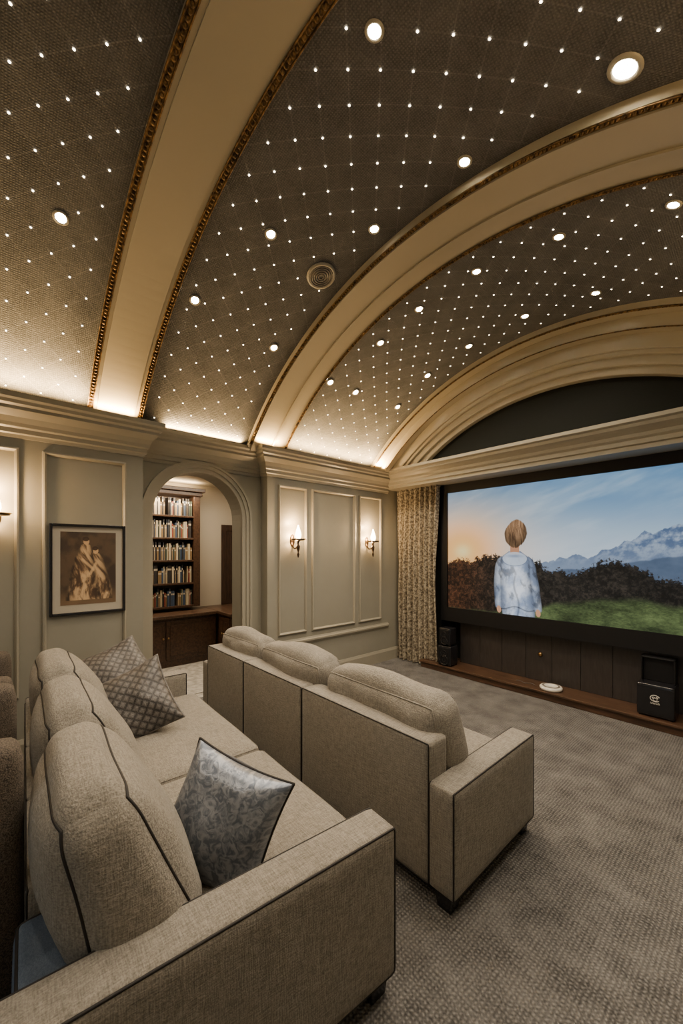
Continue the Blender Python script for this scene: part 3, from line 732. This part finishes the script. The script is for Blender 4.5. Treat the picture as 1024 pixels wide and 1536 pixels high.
# ------------------------------------------------------------------ sofas
def leaner(ang,piv,h,cx,tp,tx):
    def f(p):
        q=Vector(p)-Vector(piv); t=max(0,q.z/h)
        q.y*=(1-tp*t); q.x=cx+(q.x-cx)*(1-tx*t*t)
        return Matrix.Rotation(ang,3,'X')@q+Vector(piv)
    return f
def sofa(loc,rot,W,D,aw,ah,bh,bt,panels,backs,seats,label,seat_z=.46,cush_h=.93,over=.02,cth=.2,lean=.14,seedb=0,cb=.05,crd=.085,cpipe=None,blue=None,gap=.015,wr=.014,tp=.2,tx=.04,armrot=0,sink=.01,armback=0):
    """local x -W/2..W/2, y 0 rear .. D front"""
    e=empty('sofa',loc,label,'sofa',rot=(0,0,rot)); S=M['sofa']; h=W/2
    boxobj('base',(-h+.03,h-.06,.03,D-.03,.05,.13),M['black'],.004,parent=e)
    boxobj('seat_frame',(-h+aw,h-aw,bt*.5,D-.01,.10,.28),S,.012,parent=e)
    for s in(-1,1):
        d=(h-aw,h,-armback,D,.085,ah) if s>0 else (-h,-h+aw,0.0,D,.085,ah)
        xf=None
        if s>0 and armrot:
            R_=Matrix.Rotation(armrot,3,'Z'); pv=Vector((h,D,0)); xf=lambda p:R_@(p-pv)+pv
        roundbox('arm',d,.018,S,parent=e,n=10,b=(.004,0,.006),pipes=((0,s),(0,-s)),pr=.004,xf=xf)
    for k in range(len(panels)-1):
        roundbox('back_panel',(panels[k]+.002,panels[k+1]-.002,-.004,bt,.09,bh),.014,S,parent=e,n=8,b=(0,.002,.003),pipes=((1,-1),),pr=.0035)
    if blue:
        roundbox('back_panel',blue,.03,M['blueshade'],parent=e,n=10,b=(0,.004,.008),pipes=((2,1),),pr=.005,label='back panel with dark piping, blue shade painted in')  # shaded end of the back, its blue tint painted in
    for k in range(len(seats)-1):
        roundbox('seat_cushion',(seats[k]+.003,seats[k+1]-.003,bt+.02,D+over,.27,seat_z),.045,S,parent=e,n=16,b=(0,.01,.022),wr=.005,seed=k*3+seedb,pipes=((2,1),),pr=.0035,pm=S)
    for k in range(len(backs)-1):
        y0=bt+gap; cx=(backs[k]+backs[k+1])/2
        roundbox('back_cushion',(backs[k]+.004,backs[k+1]-.004,y0,y0+cth,seat_z-sink,cush_h),crd,S,parent=e,n=36,b=(.015,cb,.035),wr=wr,seed=k*7+5+seedb,
                 pipes=((1,1),(1,-1)),pr=.005,pm=cpipe,xf=leaner(lean,(0,y0,seat_z),cush_h-seat_z,cx,tp,tx))
    for sx in(-1,1):
        for sy in(.06,D-.06):
            mb=MB(); x=sx*(h-.07)
            if armrot and sx>0 and sy<.1: x-=.05
            mb.add([(x-.035,sy-.035,0),(x+.035,sy-.035,0),(x+.035,sy+.035,0),(x-.035,sy+.035,0),(x-.045,sy-.045,.09),(x+.045,sy-.045,.09),(x+.045,sy+.045,.09),(x-.045,sy+.045,.09)],[(0,3,2,1),(4,5,6,7),(0,1,5,4),(1,2,6,5),(2,3,7,6),(3,0,4,7)])
            bevel(mb.obj('foot',M['blackgloss'],parent=e),.004)
    return e
# front row
W2=2.82; c2=-.94-W2/2
lx=lambda w:w-c2
sofa((c2,1.50,0),0,W2,.86,.14,.575,.75,.15,[lx(-3.64),lx(-2.91),lx(-2.09),lx(-1.07)],[lx(-3.62),lx(-2.88),lx(-2.02),lx(-1.09)],[lx(-3.62),lx(-2.5),lx(-1.085)],
     'beige linen sofa with dark piping seen from behind',cush_h=.885,cth=.26,lean=.15,cb=.035,crd=.09,cpipe=M['sofa'],wr=.042,tp=.12,tx=.05)
# second row
W1=2.52;D1=1.06; r1=math.radians(-2.0)
fr_=Vector((-.93,1.10,0)); loc=fr_-Matrix.Rotation(r1,3,'Z')@Vector((W1/2,D1,0))
h1=W1/2-.15
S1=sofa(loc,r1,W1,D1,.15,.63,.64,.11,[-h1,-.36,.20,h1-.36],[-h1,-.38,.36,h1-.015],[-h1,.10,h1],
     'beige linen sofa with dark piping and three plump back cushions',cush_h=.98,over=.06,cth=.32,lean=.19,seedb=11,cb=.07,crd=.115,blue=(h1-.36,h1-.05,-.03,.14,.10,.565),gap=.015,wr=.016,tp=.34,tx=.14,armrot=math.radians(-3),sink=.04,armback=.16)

# ------------------------------------------------------------------ throw pillows
def pillow(center,normal,up,size,th,m,label,seed=0,name='throw_pillow',wm=None):
    n=26;V=[];F=[];UV=[]
    z=Vector(normal).normalized(); x=Vector(up).cross(z).normalized(); y=z.cross(x)
    R=Matrix((x,y,z)).transposed()
    e=empty(name,center,label,'pillow',group='throw pillows'); e.rotation_euler=R.to_euler()
    def P(a,b,s):
        h=size/2; k=max(0,(1-abs(a)**2.4))*max(0,(1-abs(b)**2.4)); t=th/2*k**.5
        xx=h*a*(1-.09*(1-b*b)*abs(a)); yy=h*b*(1-.09*(1-a*a)*abs(b))
        w=noise.noise(Vector((xx*7+seed,yy*7,s)))*.035*k**.3
        bend=.05*(a*a*.4+b*b*.6)
        return Vector((xx,yy,s*(t+w)+bend*size*.4))
    for s in(1,-1):
        k0=len(V)
        for i in range(n+1):
            for j in range(n+1):
                a=math.sin(math.pi/2*(-1+2*i/n));b=math.sin(math.pi/2*(-1+2*j/n)); V.append(P(a,b,s)); UV.append((a*.5+.5,b*.5+.5))
        for i in range(n):
            for j in range(n):
                q=k0+i*(n+1)+j; fc=(q,q+n+1,q+n+2,q+1); F.append(fc if s>0 else fc[::-1])
    o=obj('cover',V,F,m,parent=e,smooth=True)
    uv=o.data.uv_layers.new(name='uv')
    for p in o.data.polygons:
        for li,vi in zip(p.loop_indices,p.vertices): uv.data[li].uv=UV[vi]
    path=[]
    T=[math.sin(math.pi/2*(-1+2*i/20)) for i in range(20)]
    for t in T: path.append(P(t,-1,1))
    for t in T: path.append(P(1,t,1))
    for t in T: path.append(P(-t,1,1))
    for t in T: path.append(P(-1,-t,1))
    tubeobj('welt',path,.006,wm or m,closed=True,parent=e)
    return e
pillow((-1.40,.64,.63),(.56,-.72,.30),(.10,.03,.35),.43,.27,M['damask'],'silver blue damask throw pillow leaning on the sofa seat',1,wm=M['piping'])
pillow((-2.79,.66,.65),(.75,-.40,.45),(-.54,-.21,.8),.47,.19,M['diamond'],'dark taupe diamond brocade throw pillow on the sofa',5)
pillow((-3.12,.62,.79),(.60,-.15,.65),(-.5,-.3,.7),.44,.16,M['diamond'],'dark taupe brocade throw pillow behind another pillow',9)

# ------------------------------------------------------------------ rear riser and tweed chairs
boxobj('riser_platform',(XL+.03,-1.25,YB+.02,.0,0,.25),M['carpet'],.01,label='low carpeted riser behind the sofas',category='platform')
for xa,ah in((-1.50,.82),(-2.56,.76)):
    e=empty('armchair',(xa-.42,-.40,.25),'dark brown tweed armchair with rounded high arms','armchair',group='tweed armchairs')
    T=M['tweed']
    roundbox('arm',(.26,.42,-.42,.455,.02,ah),.06,T,parent=e,n=10)
    roundbox('arm',(-.42,-.26,-.42,.455,.02,ah),.06,T,parent=e,n=10)
    roundbox('seat',(-.26,.26,-.40,.44,.05,.48),.05,T,parent=e,n=10,b=(0,0,.02))
    roundbox('backrest',(-.26,.26,-.45,-.28,.05,ah),.06,T,parent=e,n=10)
    for sx in(-1,1):
        for sy in(-1,1): boxobj('foot',(sx*.34-.02,sx*.34+.02,sy*.34-.02,sy*.34+.02,0,.03),M['black'],0,parent=e)

# ------------------------------------------------------------------ hall behind the arch
mb=MB(); mb.box(-6.45,-6.35,0.2,4.2,0,2.9); mb.obj('wall_hall_back',M['hall'],kind='structure')
mb=MB(); mb.box(-6.45,XBK,4.1,4.2,0,2.9); mb.obj('wall_hall_end',M['hall'],kind='structure')
mb=MB(); mb.box(-6.45,XBK,0.1,0.2,0,2.9); mb.obj('wall_hall_side',M['hall'],kind='structure')
mb=MB(); mb.box(-6.45,XBK,0.1,4.2,2.75,2.85); mb.obj('ceiling_hall',M['hall'],kind='structure')
mb=MB(); mb.box(-6.45,XBK,0.1,4.2,-.1,0.0); mb.obj('floor_hall',M['halltile'],kind='structure')
boxobj('hall_rug',(-5.2,-4.45,.9,2.6,0.0,.012),M['halltile'],.004,label='pale patterned rug in the hall behind the archway',category='rug')
# bookcase
bx=(-6.34,-6.02); by=(1.20,2.36)
e=empty('bookcase',(-6.18,1.78,.80),'tall dark walnut bookcase filled with books','bookcase'); BL=(-6.18,1.78,.80)
mb=MB(); mb.box(bx[0],bx[1],by[0],by[0]+.05,.80,2.52);mb.box(bx[0],bx[1],by[1]-.10,by[1],.80,2.52);mb.box(bx[0],bx[0]+.02,by[0],by[1],.80,2.52)
o=bevel(mb.obj('body',M['wood'],parent=e),.003);toP(o,BL)
mb=MB(); mb.box(bx[0],bx[1]+.03,by[0]-.02,by[1]+.03,2.52,2.58);mb.box(bx[0],bx[1]+.07,by[0]-.05,by[1]+.06,2.58,2.64)
o=bevel(mb.obj('crown',M['wood'],parent=e),.008);toP(o,BL)
shz=[.80,1.15,1.50,1.84,2.18]
for z in shz:
    o=boxobj('shelf',(bx[0]+.02,bx[1]-.005,by[0]+.05,by[1]-.10,z,z+.028),M['wood'],.003,parent=e);toP(o,BL)
bcol=[(146,126,96),(112,50,36),(50,64,84),(160,146,118),(34,30,28),(118,94,60),(96,36,32),(58,66,54),(176,162,136),(34,38,48)]
bm=[mat('book_cloth_%d'%i,srgb(*c_),.6) for i,c_ in enumerate(bcol)]; pg=mat('book_pages',(.45,.38,.28,1),.8)
bmesh_=[]
for i,mm_ in enumerate(bm):
    mb=MB(); w=.014+.005*(i%3); h=.19+.02*(i%5); d=.15
    mb.box(-d,0,0,.002,0,h,0);mb.box(-d,0,w-.002,w,0,h,0);mb.box(-.004,.002,0,w,0,h,0);mb.box(-d+.006,-.004,.002,w-.002,.004,h-.006,1)
    mb.box(-.001,.0028,.001,w-.001,h*.72,h*.82,1)
    me=bpy.data.meshes.new('book'); me.from_pydata(mb.v,[],mb.f); me.materials.append(mm_); me.materials.append(pg)
    for p,k in zip(me.polygons,mb.m): p.material_index=k
    bmesh_.append((me,w))
for si,z in enumerate(shz):
    y=by[0]+.06
    while y<by[1]-.13:
        i=random.randrange(10) if si<1 else random.choice([0,3,8,4,3,9,4,0,5,8,7,2,1])
        me,w=bmesh_[i]
        o=bpy.data.objects.new('book',me); COL.objects.link(o); o.location=(bx[1]-.05+random.uniform(-.015,.015),y,z+.0285); y+=w+.0015
        o['label']='upright cloth bound book on the bookcase shelf'; o['category']='book'; o['group']='books in the bookcase'
        if random.random()<.03: y+=.05
# cabinets under
def cab(x0,x1,y0,y1,face,label):
    e=empty('base_cabinet',((x0+x1)/2,(y0+y1)/2,0),label,'cabinet',group='walnut base cabinets'); Lc=((x0+x1)/2,(y0+y1)/2,0)
    o=boxobj('body',(x0,x1,y0,y1,.0,.70),M['wood'],.004,parent=e);toP(o,Lc)
    n_=2
    for k in range(n_):
        mb=MB()
        if face=='x':
            a=y0+.02+k*(y1-y0-.02)/n_; b=a+(y1-y0-.06)/n_
            mb.box(x1,x1+.018,a,b,.10,.66); mb.box(x1+.018,x1+.026,a+.05,b-.05,.16,.60); kl=(x1+.035,(b-.025 if k==0 else a+.025),.42)
        else:
            a=x0+.66+k*(x1-x0-.68)/n_; b=a+(x1-x0-.70)/n_
            mb.box(a,b,y0-.018,y0,.10,.66); mb.box(a+.03,b-.03,y0-.026,y0-.018,.16,.60); kl=((b-.025 if k==0 else a+.025),y0-.035,.42)
        o=bevel(mb.obj('door',M['wood'],parent=e),.004);toP(o,Lc)
        v,f=lathe([(0,.014),(.010,.012),(.013,.0),(.010,-.012),(0,-.014)],12,kl)
        o2=obj('knob',v,f,M['brass'],parent=o,smooth=True)
    return e
cab(-6.34,-5.74,1.0,2.50,'x','dark walnut base cabinet with raised panel doors')
cab(-6.34,-5.30,2.535,3.3,'y','dark walnut corner cabinet with raised panel doors')
mb=MB(); mb.box(-6.34,-5.68,.98,2.50,.70,.745); mb.box(-6.34,-5.24,2.50,3.32,.70,.745)
bevel(mb.obj('worktop',M['stage'],label='polished brown wooden worktop over the base cabinets',category='worktop'),.008)
# hall door
mb=MB(); mb.box(-6.35,-6.32,2.90,3.6,.745,2.08); 
mb.box(-6.32,-6.305,2.84,2.93,.745,2.12);mb.box(-6.32,-6.305,3.55,3.65,.745,2.12);mb.box(-6.32,-6.305,2.93,3.55,2.02,2.12);mb.box(-6.32,-6.31,3.0,3.49,.85,1.35);mb.box(-6.32,-6.31,3.0,3.49,1.42,1.95)
bevel(mb.obj('door_1',M['doorwood'],kind='structure'),.004)
area((-5.3,2.0,2.73),(0,0,0),.8,1.2,50,(1,.82,.6),'hall_light')
area((-6.1,1.8,2.66),(0,math.radians(170),0),.10,1.1,14,(1,.74,.42),'hall_uplight')
area((-5.95,1.8,2.50),(0,math.radians(25),0),.03,.9,14,(1,.76,.48),'bookcase_light')

w=bpy.data.worlds.new('world'); scene.world=w; w.use_nodes=True; w.node_tree.nodes['Background'].inputs[0].default_value=(.05,.05,.06,1); w.node_tree.nodes['Background'].inputs[1].default_value=.3
